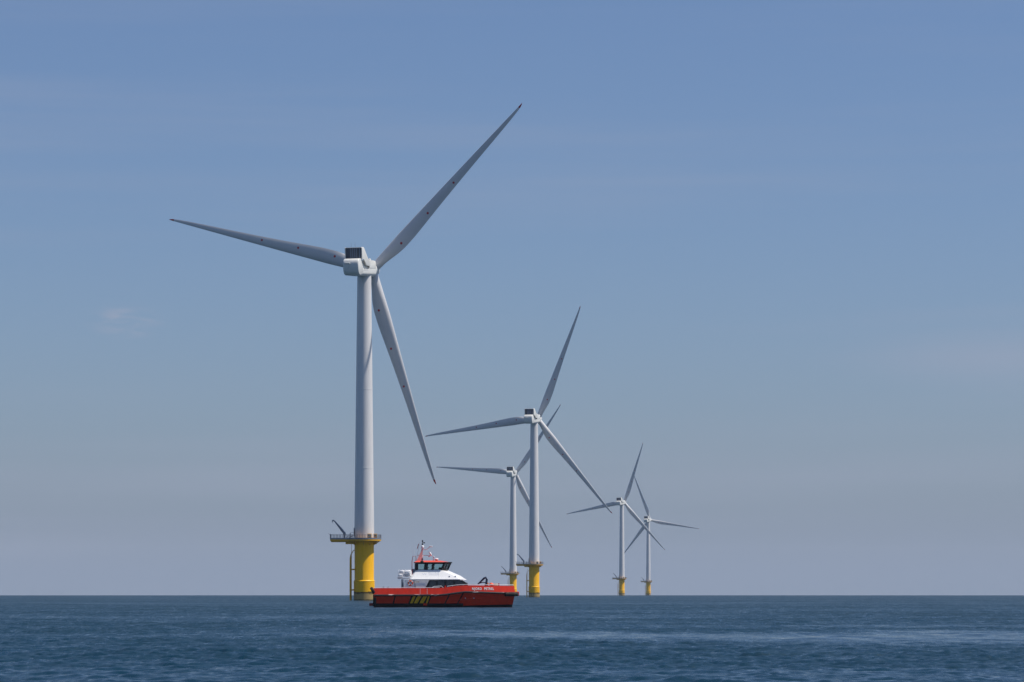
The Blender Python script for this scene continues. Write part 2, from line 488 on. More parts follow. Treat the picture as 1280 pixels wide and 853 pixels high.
def platform_outline(grow=0.0):
    pts = []
    r = 5.75 + grow
    a0 = math.asin(min(1, (2.9 + grow) / r))
    k0 = -PI + a0; k1 = PI - a0
    for i in range(33):
        a = k0 + (k1 - k0) * i / 32
        pts.append((r * math.cos(a), r * math.sin(a)))
    pts.append((-11.5 - grow, 2.9 + grow)); pts.append((-11.5 - grow, -2.9 - grow))
    return pts

def build_turbine():
    root = empty('wind_turbine')
    # transition piece with the splash zone
    MB().lathe([(3.58, -6), (3.58, 0), (3.58, 6.45), (3.62, 6.5), (3.62, 6.62), (3.34, 6.95), (3.32, 7.0), (3.32, 20.2)], 64).build('transition_piece', m_yellow, root)
    # platform
    pf = MB()
    out = platform_outline()
    pf.prism(out, lambda p: (p[0], p[1], 20.35), lambda p: (p[0], p[1], 20.95))
    pf.prism(platform_outline(-.25), lambda p: (p[0], p[1], 20.15), lambda p: (p[0], p[1], 20.347))
    for yy in (-2.2, 0, 2.2): pf.box(-11.2, -3.1, yy - .12, yy + .12, 19.95, 20.148)
    pf.box(-6.3, -3.2, -1.6, 1.6, 19.25, 19.948, .04)
    pf.box(3.2, 4.3, -1, 1, 19.3, 20.148, .04)
    for k in range(10):
        a = 2 * PI * (k + .5) / 10
        c, s = math.cos(a), math.sin(a)
        pf.tube([(3.25 * c, 3.25 * s, 18.9), (5.2 * c, 5.2 * s, 20.12)], .11, 6)
    plat = pf.build('platform', m_yellow_plain, root, 30)
    tb = MB()
    n = len(out)
    for i in range(n):
        p, q = Vector((*out[i], 0)), Vector((*out[(i + 1) % n], 0))
        dd = (q - p).normalized(); nn = Vector((dd.y, -dd.x, 0)) * .04
        if dd.length == 0: continue
        v = [tb.bm.verts.new(w) for w in (p - nn + Vector((0, 0, 20.85)), q - nn + Vector((0, 0, 20.85)), q - nn + Vector((0, 0, 21.36)), p - nn + Vector((0, 0, 21.36)),
                                          p + nn + Vector((0, 0, 20.85)), q + nn + Vector((0, 0, 20.85)), q + nn + Vector((0, 0, 21.36)), p + nn + Vector((0, 0, 21.36)))]
        for f in ((0, 1, 2, 3), (4, 7, 6, 5), (0, 4, 5, 1), (3, 2, 6, 7), (1, 5, 6, 2), (0, 3, 7, 4)): tb.bm.faces.new([v[k] for k in f])
    # railing posts and rails
    per = []
    for i in range(n):
        p, q = Vector((*out[i], 0)), Vector((*out[(i + 1) % n], 0))
        m = max(1, round((q - p).length / 1.05))
        for k in range(m): per.append(p.lerp(q, k / m))
    for p in per: tb.tube([p + Vector((0, 0, 20.95)), p + Vector((0, 0, 22.5))], .065, 6)
    for h in (21.7, 22.1, 22.5):
        loop = per + [per[0]]
        tb.tube([p + Vector((0, 0, h)) for p in loop], .032 if h < 22.3 else .045, 5)
    for y in np.linspace(-2.9, 2.9, 16):                      # mesh screen on the far end of the laydown area
        tb.tube([(-11.5, y, 20.95), (-11.5, y, 22.7)], .045, 5)
    tb.tube([(-11.5, -2.9, 22.45), (-12.1, -2.9, 22.9)], .09, 6)
    tb.build('railing', m_steel, plat)
    # equipment cabinets
    for (x0, x1, y0, y1) in ((1.3, 2.75, -5.0, -3.9), (3.35, 4.5, -3.6, -2.4)):
        cb = MB().box(x0, x1, y0, y1, 20.96, 22.75, .05).build('equipment_cabinet', m_yellow_plain, plat)
        dk = MB().box(x0 + .2, x1 - .2, y0 - .03, y0 - .003, 21.85, 22.5).build('opening', m_slat, cb)
    # davit crane
    cr = MB()
    cr.lathe([(.42, 20.6), (.42, 20.8), (.28, 20.9), (.28, 22.9)], 16, Matrix.Translation((-6.7, -1.6, 0)))
    cr.box(-7.15, -6.25, -2.0, -1.2, 22.3, 23.3, .08)
    crane = cr.build('davit_crane', m_steel, root)
    bo = MB()
    bo.tube([(-6.75, -1.6, 23.0), (-7.9, -1.6, 24.5), (-10.3, -1.6, 27.35), (-10.6, -1.6, 27.4)], [.42, .40, .17, .16], 8)
    bo.tube([(-6.6, -1.6, 22.6), (-8.0, -1.6, 24.1)], .16, 8)
    bo.build('boom', m_steel, crane)
    MB().tube([(-10.6, -1.6, 27.4), (-10.75, -1.6, 26.9)], [.26, .2], 8).tube([(-10.75, -1.6, 26.9), (-10.75, -1.6, 26.45)], .07, 6).build('hook', m_steel, crane)
    # access stair up to the door
    st = MB()
    for y in (-1.5, -.5):
        st.tube([(-5.9, y, 20.65), (-4.3, y, 22.0), (-3.3, y, 22.1)], .11, 6)
        st.tube([(-5.9, y, 20.6), (-5.9, y, 21.6), (-4.6, y, 23.1), (-3.3, y, 23.2)], .04, 6)
        st.tube([(-4.6, y, 21.8), (-4.6, y, 23.1)], .04, 6)
        st.tube([(-5.9, y, 21.1), (-4.6, y, 22.5), (-3.3, y, 22.65)], .03, 6)
    for k in range(6): st.box(-5.8 + .28 * k, -5.5 + .28 * k, -1.5, -.5, 20.75 + .23 * k, 20.79 + .23 * k)
    st.build('access_stair', m_steel, plat)
    # boat landing: two fender tubes and a ladder
    bl = MB()
    for y in (-1.15, 1.15):
        bl.tube([(-3.3, y * .6, 17.3), (-3.9, y * .8, 16.8), (-4.55, y, 15.6), (-4.7, y, 14.2), (-4.7, y, 6), (-4.7, y, -3)], [.09, .09, .1, .24, .26, .26], 10)
        for z in (3.6, 10.6): bl.tube([(-4.7, y, z), (-3.2, y * .6, z)], .24, 8)
        bl.tube([(-4.35, y * .3, -3), (-4.35, y * .3, 20)], .05, 6)
    for k in range(52): bl.tube([(-4.35, -.345, -1 + k * .4), (-4.35, .345, -1 + k * .4)], .025, 5)
    bl.build('boat_landing', m_yellow_plain, root)
    # J-tubes on the far side
    jt = MB()
    for a in (60, 118):
        c, s = math.cos(R(a)), math.sin(R(a))
        jt.tube([(3.9 * c, 3.9 * s, -5), (3.9 * c, 3.9 * s, 12)], .2, 8)
    jt.build('cable_tube', m_yellow_plain, root)
    # tower
    prof = []
    zt = HUB_Z - 1.75
    joints = (20.2, 45, 72, zt)
    for a, b in zip(joints[:-1], joints[1:]):
        for z in np.linspace(a, b, 10):
            rr = 3.42 + (2.38 - 3.42) * (z - 20.2) / (zt - 20.2)
            prof.append((rr, float(z)))
            if z == b and b != zt: prof += [(rr + .03, float(z) + .02), (rr + .03, float(z) + .22), (rr, float(z) + .24)]
        if b != zt: pass
    pr = [prof[0]]
    for p in prof[1:]:
        if p[1] > pr[-1][1] + 1e-4: pr.append(p)
    tower = MB().lathe(pr, 72).build('tower', m_tower, root)
    MB().box(-3.55, -3.36, -1.35, -.45, 22.1, 24.8, .03).build('door', m_steel, tower)
    MB().box(-.3, .3, -3.50, -3.40, 20.9, 21.3).build('nameplate', m_nacelle, tower)
    return root

def build_nacelle(root):
    """a: +Y (towards the rotor), h: +Z, w: +X; origin on the tower axis at hub height"""
    na = MB()
    def section(a, top, bot, hw, rt=.35, rb=1.1):
        pts = []
        for (cx, cz, rr, a0) in ((hw - rt, top - rt, rt, 0), (-hw + rt, top - rt, rt, 90), (-hw + rb, bot + rb, rb, 180), (hw - rb, bot + rb, rb, 270)):
            for k in range(7):
                t = R(a0 + 90 * k / 6); pts.append((cx + rr * math.cos(t), a, cz + rr * math.sin(t)))
        return pts
    # lower hull of the nacelle, full length
    secs = []
    for (a, top, bot, hw, rb) in ((-13.9, .12, -1.9, 2.5, .7), (-13.0, .14, -1.95, 2.7, .9), (-8, .15, -2.1, 2.7, 1.1),
                                  (0, .15, -2.2, 2.75, 1.1), (4.3, .15, -2.25, 2.8, 1.2), (4.9, .15, -2.2, 2.75, 1.2)):
        secs.append(section(a, top, bot, hw, .05, rb))
    na.loft(secs)
    # rear hood: rounded tail, sloped front edge above the notch
    hood = [(-12.6, -1.9), (-13.4, -1.85), (-14.1, -1.65), (-14.65, -1.3), (-15.05, -.75), (-15.28, 0), (-15.38, .8), (-15.4, 1.6), (-15.3, 2.3), (-15.1, 2.85), (-14.75, 3.3), (-14.3, 3.58), (-13.7, 3.72), (-12.4, 3.75), (-12.05, 3.6), (-11.8, 3.35),
            (-9.3, .35), (-9.0, -.2), (-9.6, -1.0)]
    cx, cz = -12.6, 1.0
    secs = []
    for w, f in ((-2.72, .91), (-2.66, .955), (-2.52, .985), (-2.3, 1), (2.3, 1), (2.52, .985), (2.66, .955), (2.72, .91)):
        secs.append([(w, cx + (a - cx) * f, cz + (h - cz) * f) for a, h in hood])
    na.loft(secs)
    # front body
    front = [(-3.9, .1), (-3.6, .1), (-2.4, 1.1), (-6.8, 1.35), (-6.4, 2.2), (-4.2, 3.15), (-3.2, 3.3), (2.5, 3.15), (4.4, 2.95), (4.9, 2.6), (4.9, .1)]
    na.prism([(-3.3, .1), (-2.4, 1.0), (-2.9, 1.9), (-3.6, 3.3), (2.5, 3.15), (4.4, 2.95), (4.9, 2.6), (4.9, .1)], lambda p: (-2.74, p[0], p[1]), lambda p: (2.74, p[0], p[1]), .1)
    # recessed core seen through the notch
    na.box(-2.2, 2.2, -12, -3, .1, 3.2, .05)
    # fairing ridge of the rear vent
    na.box(-2.1, -.2, -15.75, -15.1, 2.0, 2.35, .08)
    for sx in (-2.79, 2.76):
        na.box(sx, sx + .03, -9.0, -4.0, -.1, .02)
    nac = na.build('nacelle', m_nacelle, root, 30)
    # cooler: frame with side fins, dark louvred core
    fr = MB()
    fin = [(-11.7, .8), (-11.7, 7.3), (-11.3, 7.55), (-9.6, 7.5), (-8.9, 7.1), (-5.0, 3.7), (-3.2, 3.2), (-2.3, 1.2), (-6.8, 1.3), (-9.2, 3.4), (-10.2, 3.4)]
    fin = [(-11.7, 3.3), (-11.7, 7.3), (-11.3, 7.55), (-9.6, 7.5), (-8.9, 7.1), (-5.0, 3.7), (-3.2, 3.25), (-2.5, 1.15), (-6.7, 1.35), (-9.9, 3.6)]
    for w0, w1 in ((-3.05, -2.8), (2.8, 3.05)):
        fr.prism(fin, lambda p, w=w0: (w, p[0], p[1]), lambda p, w=w1: (w, p[0], p[1]), .05)
    fr.box(-2.797, 2.797, -11.75, -10.9, 7.3, 7.5, .04)
    fr.box(-2.797, 2.797, -11.75, -10.9, 3.3, 3.75, .04)
    cooler = fr.build('cooler_frame', m_nacelle, nac, 30)
    MB().box(-2.79, 2.79, -11.45, -11.1, 3.752, 7.298).build('radiator', m_slat, cooler)
    sl = MB()
    for k, x in enumerate(np.linspace(-2.5, 2.5, 15)):
        w = .13 if k in (4, 6, 8, 10, 13) else .03
        sl.box(x - w, x + w, -11.60, -11.452, 3.76, 7.29)
    sl.build('louvre', m_fin, cooler)
    for x in (-.85, .55): MB().tube([(x, -11.3, 7.49), (x, -11.3, 9.2)], [.05, .03], 6).build('antenna', m_steel, nac)
    MB().lathe([(.45, 3.1), (.45, 3.5), (.3, 3.75), (.05, 3.85)], 16, Matrix.Translation((2.1, -.2, 0))).build('beacon', m_lamp, nac)
    # generator drum, spinner
    Q = Matrix.Rotation(R(-90), 4, 'X')            # local z -> +Y
    MB().lathe([(2.55, 4.85), (2.62, 5.1), (2.62, 6.7), (2.45, 7.0)], 56, Q).build('generator', m_nacelle, root, 30)
    hub = MB().lathe([(2.1, 6.95), (2.25, 7.2), (2.3, 8.2), (2.28, 10.6), (2.05, 11.6), (1.5, 12.5), (.8, 13.0), (.05, 13.15)], 48, Q).build('hub', m_nacelle, root, 40)
    return nac, hub

proto = build_turbine()
nac0, hub0 = build_nacelle(proto)
gen0 = [o for o in proto.children if o.name.startswith('generator')][0]
blades = []
b0 = blade_mesh().build('blade', m_blade, proto, 50)
blades.append(b0)
for k in (1, 2):
    c = b0.copy(); c.name = 'blade'; col.objects.link(c); c.parent = proto; blades.append(c)

def pose(root, psi, th):
    """set yaw and rotor angle of one turbine; psi = heading of the rotor axis clockwise from +Y"""
    H = Matrix.Translation((0, 0, HUB_Z)) @ Matrix.Rotation(-psi, 4, 'Z') @ Matrix.Rotation(TILT, 4, 'X')
    bl = []
    for c in root.children:
        n = c.name.split('.')[0]
        if n in ('nacelle', 'generator', 'hub'): c.matrix_local = H
        if n == 'blade': bl.append(c)
    for k, c in enumerate(bl):
        t = th + k * 2 * PI / 3
        # blade frame in the rotor frame (X right seen from behind, Y upwind, Z up)
        d = Vector((math.cos(t), 0, math.sin(t))); le = Vector((-math.sin(t), 0, math.cos(t)))
        up = Vector((0, 1, 0))
        B = Matrix(((le.x, up.x, d.x, 0), (le.y, up.y, d.y, OVER), (le.z, up.z, d.z, 0), (0, 0, 0, 1)))
        c.matrix_local = H @ B

def copy_tree(o, parent=None):
    c = o.copy(); col.objects.link(c)
    c.name = o.name.split('.')[0]
    if parent: c.parent = parent; c.matrix_parent_inverse = o.matrix_parent_inverse
    for ch in o.children: copy_tree(ch, c)
    return c

T = [(-50.51, 972.4, 14.4, 45.2, 'largest white wind turbine, nearest to the camera, standing behind the red boat'),
     (14.11, 1810.5, 15.5, 67.6, 'second largest white wind turbine, whose whole yellow foundation stands just right of the red bow'),
     (1.03, 2631.5, 14.0, 55.2, 'white wind turbine whose yellow base is partly hidden behind the red bow'),
     (133.99, 3469.9, 20.0, 70.4, 'larger of the two far wind turbines at right, with one blade pointing up'),
     (205.56, 4288.4, 19.5, 109.7, 'smallest and farthest white wind turbine, rightmost in the row')]
roots = [proto] + [copy_tree(proto) for _ in T[1:]]
for o, (x, y, psi, th, lab) in zip(roots, T):
    o.location = (x, y, -(x * x + y * y) / (2 * EARTH))
    o['label'] = lab; o['category'] = 'wind turbine'; o['group'] = 'offshore wind turbines standing in the sea'
    pose(o, R(psi), R(th))

# ------------------------------------------------------------------ the crew boat
m_red = mat('red_hull_paint', (.64, .030, .010), .38, spec=.3, var=.10, vscale=.9, stretch=(1, 1, .35), dirt=((.36, .02, .012), .5))
m_roofred = mat('orange_red_roof', (.75, .09, .045), .4, var=.06, vscale=1.5)
m_black = mat('black_rubber', (.010, .010, .011), .85, var=.2, vscale=4)
m_boot = mat('black_bottom_paint', (.008, .010, .015), .35)
m_white = mat('white_boat_paint', (.80, .80, .80), .3, var=.03, vscale=1.2, stretch=(1, 1, .3), dirt=((.5, .47, .42), .25))
m_greyw = mat('grey_and_shaded_white', (.55, .55, .58), .4, var=.06, vscale=2)  # grey fittings; also white cabin walls with their shade put into the colour
m_yel = mat('yellow_marking', (.72, .37, .008), .5, var=.25, vscale=3)
m_glass = mat('dark_window_glass', (.02, .032, .045), .1, spec=.8)
m_frame = mat('black_window_frame', (.008, .009, .011), .4)
m_orange = mat('orange_buoy', (.85, .12, .04), .5)
m_pinkred = mat('faded_red_mast', (.62, .28, .27), .5, var=.2, vscale=4)
m_deck = mat('grey_deck', (.2, .21, .22), .8, var=.1, vscale=3)
m_navy = mat('navy_crane_paint', (.012, .025, .06), .4)
m_paleblue = mat('pale_blue_lettering', (.52, .57, .68), .5)
m_flagred = mat('red_flag_cloth', (.4, .02, .03), .9)
m_scuff = None
def strake_mat():
    m, nt, b = newmat('scuffed_rubbing_strake')
    N, L = nt.nodes.new, nt.links.new
    b.inputs['Roughness'].default_value = .6
    co = N('ShaderNodeTexCoord'); mp = N('ShaderNodeMapping'); mp.inputs['Scale'].default_value = (.55, 1, 2); L(co.outputs['Object'], mp.inputs[0])
    n = N('ShaderNodeTexNoise'); n.inputs['Scale'].default_value = 1.4; n.inputs['Detail'].default_value = 5; L(mp.outputs[0], n.inputs['Vector'])
    r = N('ShaderNodeMapRange'); r.inputs['From Min'].default_value = .60; r.inputs['From Max'].default_value = .66; L(n.outputs['Fac'], r.inputs['Value'])
    mx = N('ShaderNodeMixRGB'); L(r.outputs[0], mx.inputs['Fac']); mx.inputs['Color1'].default_value = (.012, .012, .016, 1); mx.inputs['Color2'].default_value = (.42, .40, .38, 1)
    L(mx.outputs[0], b.inputs['Base Color']); return m
m_scuff = strake_mat()
def glass_mat():
    m = bpy.data.materials.new('tinted_see_through_glass'); m.use_nodes = True
    nt = m.node_tree; nt.nodes.clear(); N, L = nt.nodes.new, nt.links.new
    t = N('ShaderNodeBsdfTransparent'); t.inputs['Color'].default_value = (.70, .84, .82, 1)
    g = N('ShaderNodeBsdfGlossy'); g.inputs['Roughness'].default_value = .03
    f = N('ShaderNodeFresnel'); f.inputs['IOR'].default_value = 1.5
    mx = N('ShaderNodeMixShader'); L(f.outputs[0], mx.inputs[0]); L(t.outputs[0], mx.inputs[1]); L(g.outputs[0], mx.inputs[2])
    o = N('ShaderNodeOutputMaterial'); L(mx.outputs[0], o.inputs[0]); return m
m_clear = glass_mat()

def build_boat():
    MID = 12.9
    boat = empty('crew_boat', label='red and white crew boat with yellow and black hull stripes in front of the turbines', cat='boat')
    def bld(mb, name, m, parent=None, smooth=35):
        mb.xform(Matrix.Translation((-MID, 0, 0))); return mb.build(name, m, parent or boat, smooth)
    zs = lambda x: interp([(0, 2.1), (11.5, 2.12), (12.8, 2.2), (14.5, 2.45), (16.4, 2.68), (19, 2.62), (25.3, 2.42)], x)      # rubbing strake height
    zt = lambda x: interp([(0, 3.34), (11.5, 3.34), (13, 3.46), (15, 3.75), (16.6, 3.83), (25.3, 3.74)], x)                     # bulwark top
    zd = lambda x: interp([(0, 2.25), (12, 2.3), (17, 2.9), (25.3, 2.9)], x)
    hb = lambda x: 4.65 - (2.1 * max(0, (x - 15.5) / 9.8) ** 2.0)
    def side(x, z):
        f = interp([(0, .28), (14, .28), (25.3, .40)], x)
        return hb(x) - (f * (zs(x) - z) if z < zs(x) else .24 * (z - zs(x)))
    xs = list(np.linspace(.55, 15, 16)) + list(np.linspace(15.6, 25.2, 22))
    secs = []
    for x in xs:
        rake = lambda z: x - (max(0, x - 22) / 3.2) * .5 * max(0, (2.5 - z)) / 2.5 + (max(0, x - 23) / 2.2) * (-.12) * max(0, z - 2.5)
        half = [(0, zd(x)), (side(x, zt(x)) - .16, zd(x)), (side(x, zt(x)) - .16, zt(x)), (side(x, zt(x)), zt(x)), (side(x, zs(x)), zs(x)), (side(x, 1.35) , 1.35), (side(x, .1), .1), (side(x, -.7) - .2, -.7),
                (max(1.2, side(x, -.7) - 1.6), -.7), (1.1, .5), (.9, 1.0), (0, 1.05)]
        sec = [(rake(z), -y, z) for y, z in half] + [(rake(z), y, z) for y, z in half[::-1][1:-1]]
        secs.append(sec)
    hull = bld(MB().loft(secs), 'hull', m_red, smooth=25)
    bld(MB().prism([(x, s * (side(x, zt(x)) - .17)) for s, seq in ((-1, xs), (1, xs[::-1])) for x in seq], lambda p: (p[0], p[1], zd(p[0]) + .004), lambda p: (p[0], p[1], zd(p[0]) + .03)), 'deck', m_deck, hull, 0)
    # patch of paint lying on the starboard side
    def patch(poly_cols, off=.012):
        """poly_cols: list of (x at bottom, x at top, z bottom, z top) columns"""
        mb = MB(); nz = 4; grid = []
        for (xb, xt, z0, z1) in poly_cols:
            colv = []
            for k in range(nz + 1):
                f = k / nz; x = xb + (xt - xb) * f; z = z0 + (z1 - z0) * f
                rk = x - (max(0, x - 22) / 3.2) * .5 * max(0, (2.5 - z)) / 2.5 + (max(0, x - 23) / 2.2) * (-.12) * max(0, z - 2.5)
                colv.append(mb.bm.verts.new((rk, -side(x, z) - off, z)))
            grid.append(colv)
        for i in range(len(grid) - 1):
            for k in range(nz): mb.bm.faces.new((grid[i][k], grid[i + 1][k], grid[i + 1][k + 1], grid[i][k + 1]))
        return mb
    fx = lambda X: (X - 44.8) / 46.06
    # boot top: both sides and the bow read black
    b1 = patch([(x, x, -.3, .70) for x in np.linspace(.6, 16.1, 20)]); bld(b1, 'boot_stripe', m_boot, hull)
    b2 = patch([(x, x, -.3, interp([(16.1, .3), (19, .40), (25.2, .52)], x)) for x in np.linspace(16.12, 25.2, 20)], .013); bld(b2, 'boot_stripe', m_boot, hull)
    def slanted(Xb, Xt, w, name, m, off=.014, z0=.7):
        a, b = fx(Xb), fx(Xt); w = w / 46.06
        ztop = zs((a + b) / 2) - .08
        bld(patch([(a - w / 2, b - w / 2, z0, ztop), (a, b, z0, ztop), (a + w / 2, b + w / 2, z0, ztop)], off), name, m, hull)
    for Xb, Xt in ((226, 242), (640, 675), (742, 786)): slanted(Xb, Xt, 11, 'dark_stripe', m_black)
    slanted(428, 450, 164, 'hazard_background', m_black, .013)
    for Xb, Xt, w in ((364, 388, 22), (402, 425, 26), (440, 466, 26)): pass
    for Xb, Xt, w in ((370, 396, 20), (404, 438, 30), (450, 484, 31), (493, 512, 13)): slanted(Xb, Xt, w, 'yellow_stripe', m_yel, .020, .72)
    bld(MB().box(9.15, 9.8, -4.48, -4.40, .35, .72), 'hull_plate', m_red, hull)
    # rubbing strake both sides
    for s in (-1, 1):
        pts = [(x, s * (hb(x) + .03), zs(x)) for x in np.linspace(.6, 24.9, 50)]
        bld(MB().tube(pts, .17, 8), 'rubbing_strake', m_scuff, hull)
    # spray rail
    bld(MB().tube([(x, -side(x, z) - .01, z) for x, z in ((12.9, 1.28), (16, 1.42), (19, 1.55), (21.5, 1.72), (23.5, 2.0))], [.02, .06, .08, .08, .03], 6), 'spray_rail', m_red, hull)
    for x in (16.45, 17.95): bld(MB().lathe([(.1, 0), (.1, .05)], 14, Matrix.Translation((x, -side(x, 1.6) - .0, 1.6)) @ Matrix.Rotation(R(90), 4, 'X')), 'porthole', m_greyw, hull)
    for X in (440, 496): bld(patch([(fx(X), fx(X), 2.3, 3.3), (fx(X) + .05, fx(X) + .05, 2.3, 3.3)], .01), 'gate_seam', m_greyw, hull)
    # bow fender wrapped round the stem
    arc = []
    xf = 25.45
    for s, rng_ in ((-1, np.linspace(23.4, 25.2, 8)),): arc += [(x, -(hb(x) + .28), 2.3) for x in rng_]
    arc += [(xf, -1.9, 2.3), (xf + .12, -1.0, 2.3), (xf + .12, 1.0, 2.3), (xf, 1.9, 2.3)]
    arc += [(x, hb(x) + .28, 2.3) for x in np.linspace(25.2, 23.4, 8)]
    bf = bld(MB().tube(arc, .36, 12), 'bow_fender', m_black)
    for x in (23.9, 25.15): bld(MB().tube([(x - .03, -(hb(x) + .28), 2.3), (x + .03, -(hb(x) + .28), 2.3)], .375, 12), 'fender_strap', mat('worn_strap', (.22, .16, .04), .7), bf)
    bld(MB().box(25.2, 25.95, -1.3, 1.3, 2.0, 2.75, .1), 'fender_nose', m_red, bf)
    # stern: vertical fender, tyre, platform
    bld(MB().box(.42, .98, -4.55, 4.55, .2, 2.2, .06), 'stern_fender', m_black)
    ty = MB().lathe([(.32, -.24), (.58, -.26), (.68, -.14), (.68, .14), (.58, .26), (.32, .24)], 24, Matrix.Translation((.38, -4.1, 2.9)) @ Matrix.Rotation(R(62), 4, 'Y'), cap=False)
    bld(ty, 'tyre', m_black)
    bld(MB().box(.5, .95, -4.35, -3.4, 2.2, 3.4, .05), 'stern_bracket', m_greyw)
    bld(MB().box(-.25, .6, -4.0, 4.0, .25, .75, .1), 'stern_platform', mat('dark_red_step', (.22, .02, .02), .5))
    # handrails along the bulwark top
    for s in (-1, 1):
        ra = MB()
        pts = [(x, s * (side(x, zt(x)) - .08), zt(x) + .10) for x in np.linspace(.9, 12, 20)]
        ra.tube(pts, .045, 6)
        for p in pts[::2]: ra.tube([(p[0], p[1], p[2] - .12), p], .03, 5)
        pts = [(x, s * (side(x, zt(x)) - .08), zt(x) + .16) for x in np.linspace(13.3, 24.9, 26)]
        ra.tube(pts, .05, 6)
        for p in pts[::2]: ra.tube([(p[0], p[1], p[2] - .2), p], .035, 5)
        pts = [(x, s * 4.2, 3.34 + h) for x, h in ((10.7, .12), (11, .3), (12.3, .38), (12.6, .1))]
        ra.tube(pts, .05, 6)
        bld(ra, 'handrail', m_white)
    # ---- superstructure
    def yb(z): return interp([(2.2, 3.55), (4.4, 3.5), (4.75, 3.45), (5.1, 3.2), (6.5, 2.35)], z)
    lower = [(5.95, 2.3), (5.95, 4.85), (15.95, 4.85), (16.95, 4.1), (17.2, 2.3)]
    cab = MB()
    cab.prism(lower, lambda p: (p[0], -3.5, p[1]), lambda p: (p[0], 3.5, p[1]), .06)
    cabin = bld(cab, 'cabin', m_greyw, smooth=30)  # walls are white; the grey base colour paints in their weaker light
    # sloping white upper moulding
    up = MB()
    secs = []
    for (z, x0, x1, y) in ((4.80, 6.1, 16.75, 3.62), (4.86, 6.2, 16.7, 3.62), (4.98, 6.6, 16.45, 3.5), (5.5, 7.0, 15.7, 3.12), (6.45, 7.55, 13.55, 2.42), (6.55, 7.6, 13.4, 2.36)):
        n = []
        ch = .5 if z < 6 else .35
        n = [(x0, -y + ch, z), (x0 + ch, -y, z), (x1 - 1.2, -y, z), (x1, -y + 1.4, z), (x1, y - 1.4, z), (x1 - 1.2, y, z), (x0 + ch, y, z), (x0, y - ch, z)]
        secs.append(n)
    up.loft(secs)
    uppr = bld(up, 'upper_moulding', m_white, cabin, 25)
    # cabin windows: black band and panes
    band = [(9.5, 3.35), (10.2, 4.76), (16.0, 4.74), (16.9, 4.12), (16.95, 3.35)]
    bld(MB().prism(band, lambda p: (p[0], -3.545, p[1]), lambda p: (p[0], -3.505, p[1])), 'window_band', m_frame, cabin, 0)
    for quad in ([(10.05, 3.5), (10.4, 4.62), (11.35, 4.62), (11.35, 3.5)], [(11.65, 3.5), (11.65, 4.62), (12.8, 4.62), (12.8, 3.5)], [(13.2, 3.6), (13.2, 4.62), (14.35, 4.62), (14.35, 3.6)], [(14.7, 3.7), (14.7, 4.6), (15.8, 4.6), (16.4, 3.8)]):
        bld(MB().prism(quad, lambda p: (p[0], -3.575, p[1]), lambda p: (p[0], -3.548, p[1])), 'window', m_glass, cabin, 0)
    bld(MB().prism([(16.1, 4.55), (16.85, 4.12), (16.85, 4.08), (16.0, 4.45)], lambda p: (p[0] + .1, -3.0, p[1] + .1), lambda p: (p[0] + .1, 3.0, p[1] + .1)), 'front_window', m_glass, cabin, 0)
    # side panel, signs and vents on the moulding
    bld(MB().box(7.9, 9.5, -3.54, -3.505, 3.35, 4.2), 'side_panel', m_white, cabin)
    for x in (7.55, 7.95, 8.25): bld(MB().box(x, x + .17, -3.54, -3.505, 4.38, 4.5), 'safety_sign', m_yel, cabin)
    for x in (13.6, 14.65): bld(MB().box(x, x + .22, -3.32, -3.05, 5.25, 5.5, .03), 'deck_light', m_greyw, uppr)
    for s in (-1,):
        bld(MB().tube([(6.6, s * 3.6, 4.9), (16.2, s * 3.6, 4.9)], .03, 5), 'grab_rail', m_greyw, uppr)
    # wheelhouse: floor sill, posts, glass, roof
    def wh(z): # outline at height z, flaring outwards
        f = (z - 6.5) / 1.25
        x0, x1, y = 7.9, 13.45 + .55 * f, 2.3 + .12 * f
        return [(x0, -y, z), (x1 - 1.1, -y, z), (x1, -y + 1.0, z), (x1, y - 1.0, z), (x1 - 1.1, y, z), (x0, y, z)]
    whs = MB().loft([wh(6.5), wh(6.62)])
    wheel = bld(whs, 'wheelhouse', m_frame, smooth=20)
    wt = bld(MB().loft([wh(7.6), wh(7.8)]), 'window_header', m_frame, wheel, 20)
    def pt(z, i, f=0):
        o = wh(z); a, b = Vector(o[i]), Vector(o[(i + 1) % 6]); return a.lerp(b, f)
    for i, f, w in ((0, 0.02, .30), (0, .15, .14), (0, .40, .17), (0, .62, .15), (1, 0, .15), (1, .5, .07), (2, 0, .12), (2, .5, .06), (3, 0, .12), (4, 0, .15), (4, .35, .15), (4, .66, .15), (4, 1, .2), (5, .35, .15), (5, .65, .15)):
        if i == 0 and f == .15: continue
        if i == 5: f_ = f
        a, b = pt(6.55, i, f), pt(7.7, i, f)
        bld(MB().tube([a, b], w, 6), 'window_post', m_frame, wheel, 0)
    for i, (f0, f1) in ((0, (.06, .38)), (0, (.42, .60)), (0, (.64, 1)), (1, (0, 1)), (2, (0, 1)), (3, (0, 1)), (4, (0, .5)), (4, (.5, 1))):
        mb = MB(); v = [mb.bm.verts.new(p) for p in (pt(6.6, i, f0), pt(6.6, i, f1), pt(7.65, i, f1), pt(7.65, i, f0))]; mb.bm.faces.new(v)
        r_ = bmesh.ops.solidify(mb.bm, geom=list(mb.bm.faces), thickness=.012)
        bld(mb, 'wheelhouse_window', m_clear, wheel, 0)
    # dark rear bulkhead beside the door
    bld(MB().box(7.85, 7.93, -2.2, -.5, 6.5, 7.7), 'rear_bulkhead', m_frame, wheel)
